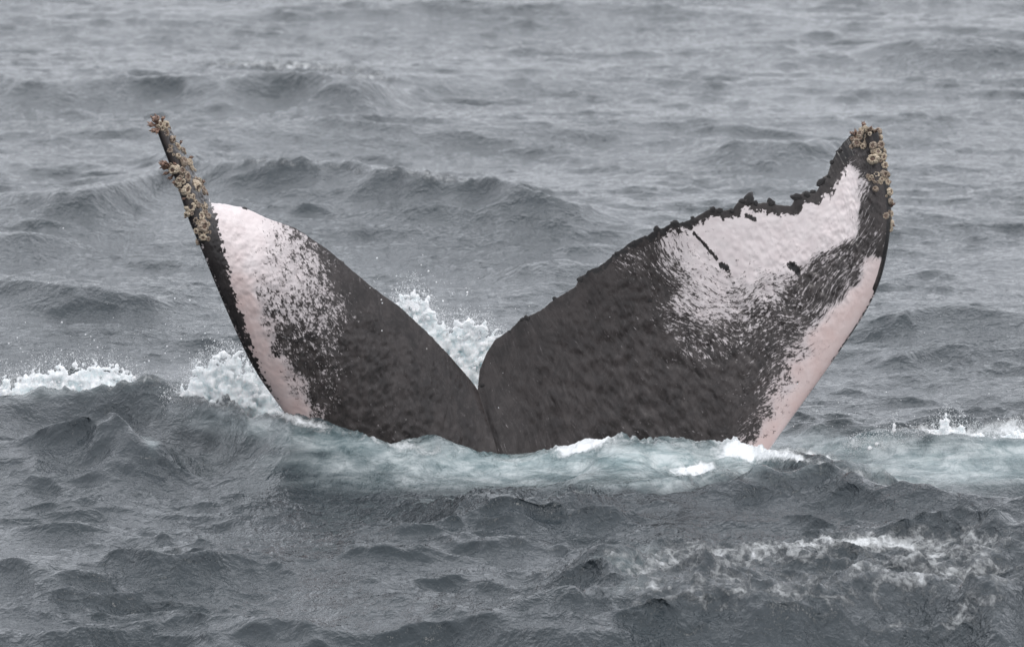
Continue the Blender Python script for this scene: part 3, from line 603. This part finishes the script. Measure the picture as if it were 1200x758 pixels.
def plume(name, top, Y0, thick, base_py, n, label, rmin=.007, rmax=.05, voxel=.0062, drops=200, jets=12):
    """froth standing up from the water under the outline 'top' [(px, py)], Y0 metres behind the notch"""
    n *= 3; drops *= 3
    T = np.array(top, float); r = np.random.default_rng(len(label) * 7 + n)
    px = r.uniform(T[0, 0], T[-1, 0], n); ty = np.interp(px, T[:, 0], T[:, 1])
    ty = ty + 5 * noise(px, px * 0 + 3.3, 160.0) + 2.5 * noise(px, px * 0 + 1.3, 40.0)
    q = r.uniform(0, 1, n) ** .8; py = ty + (base_py - ty) * q
    rad = rmin + (rmax - rmin) * r.uniform(.1, 1, n) ** 2 * np.clip(q * 1.8, .06, 1)
    side = np.clip(np.minimum(px - T[0, 0], T[-1, 0] - px) / 20, .2, 1); rad *= side ** .6
    keep = (noise(px, py, 150.0, .4) + .8 * noise(px, py, 50.0, .9) + 6 * q) > -1.3
    Y = Y0 + thick * r.normal(size=n) * .45 * np.sqrt(np.clip(q, .1, 1))
    C = at_depth(px, py + 4, Y)[keep]; R = rad[keep]
    J, JR = [], []                                 # thin curling fingers of water
    for _ in range(jets):
        bx = r.uniform(T[0, 0], T[-1, 0]); by = np.interp(bx, T[:, 0], T[:, 1]) + 8
        vx, vy = r.normal() * 12, -r.uniform(8, 26); yy = Y0 + r.normal() * thick * .3
        for t in np.linspace(0, r.uniform(.6, 1.3), 26):
            J.append(at_depth(bx + vx * t + r.normal() * .6, by + vy * t + 16 * t * t, yy)); JR.append((.012 - .006 * t) * r.uniform(.7, 1.2))
    C = np.vstack([C, np.array(J)]); R = np.concatenate([R, JR])
    dx = r.uniform(T[0, 0] - 15, T[-1, 0] + 15, drops); dyy = np.interp(dx, T[:, 0], T[:, 1]) - r.exponential(9, drops) + 4
    mq = r.uniform(0, 1, 6500) ** 1.3; mx_ = r.uniform(T[0, 0] - 6, T[-1, 0] + 6, 6500); mt = np.interp(mx_, T[:, 0], T[:, 1]) + 4 * noise(mx_, mx_ * 0 + 3.3, 160.0)
    my_ = mt - 9 + (base_py - mt) * mq * .7
    mist = (at_depth(mx_ + r.normal(size=6500) * 3, my_ + r.normal(size=6500) * 3, Y0 - thick * .5 + thick * r.normal(size=6500)), r.uniform(.0010, .0026, 6500))
    E = at_depth(dx, dyy, Y0 + r.normal(size=drops) * thick); ER = .0011 + .0035 * r.uniform(0, 1, drops) ** 3 * r.choice([1, 1, 1, 1.6], drops)
    return froth(name, C, R, voxel, label, (np.vstack([E, mist[0]]), np.concatenate([ER, mist[1]])))
plume("splash", [(452, 385), (462, 352), (478, 340), (492, 338), (504, 350), (512, 366), (524, 378), (540, 374), (556, 376), (572, 380), (584, 392), (590, 400)], .55, .16, 530, 5200, "white splash of water rising behind the notch of the whale tail", jets=16)
plume("splash", [(196, 462), (215, 446), (228, 428), (244, 416), (262, 410), (282, 412), (300, 418), (330, 440)], .30, .14, 560, 2600, "white spray thrown up behind the lower edge of the left fluke", drops=160, jets=8)
plume("splash", [(1000, 522), (1030, 518), (1040, 512), (1048, 496), (1054, 512), (1080, 508), (1096, 498), (1106, 488), (1120, 496), (1140, 502), (1165, 510), (1180, 505), (1200, 500), (1230, 502), (1260, 512)], .04, .12, 548, 2400, "low ragged white splash on the water right of the whale tail", rmax=.026, drops=160, jets=12)
plume("splash", [(-70, 462), (-20, 450), (10, 442), (40, 430), (70, 426), (100, 424), (130, 426), (155, 436), (180, 450)], .95, .14, 530, 3600, "tumbling white foam crest on the wave at the left edge", drops=120, jets=6)
# drops flung over the water
r = np.random.default_rng(5); nd = 260
px = np.concatenate([r.uniform(10, 240, 110), r.normal(470, 30, 40), r.uniform(440, 600, 30), r.uniform(930, 1190, 50), r.uniform(200, 1150, 30)])
py = np.concatenate([430 - r.exponential(32, 110), r.normal(335, 12, 40), r.uniform(320, 400, 30), 500 - r.exponential(14, 50), r.uniform(300, 500, 30)])
Yd = r.uniform(-.8, .9, nd); P = at_depth(px, py, Yd); R = .001 + .004 * r.uniform(0, 1, nd) ** 3 * r.choice([1, 1, 1.5], nd)
me = mesh_np("spray_drops", *balls(P, R, ICO1)); o = link("spray_drops", me, M_FOAM); o["kind"] = "stuff"; o["label"] = "fine white drops of spray flying over the water round the tail"
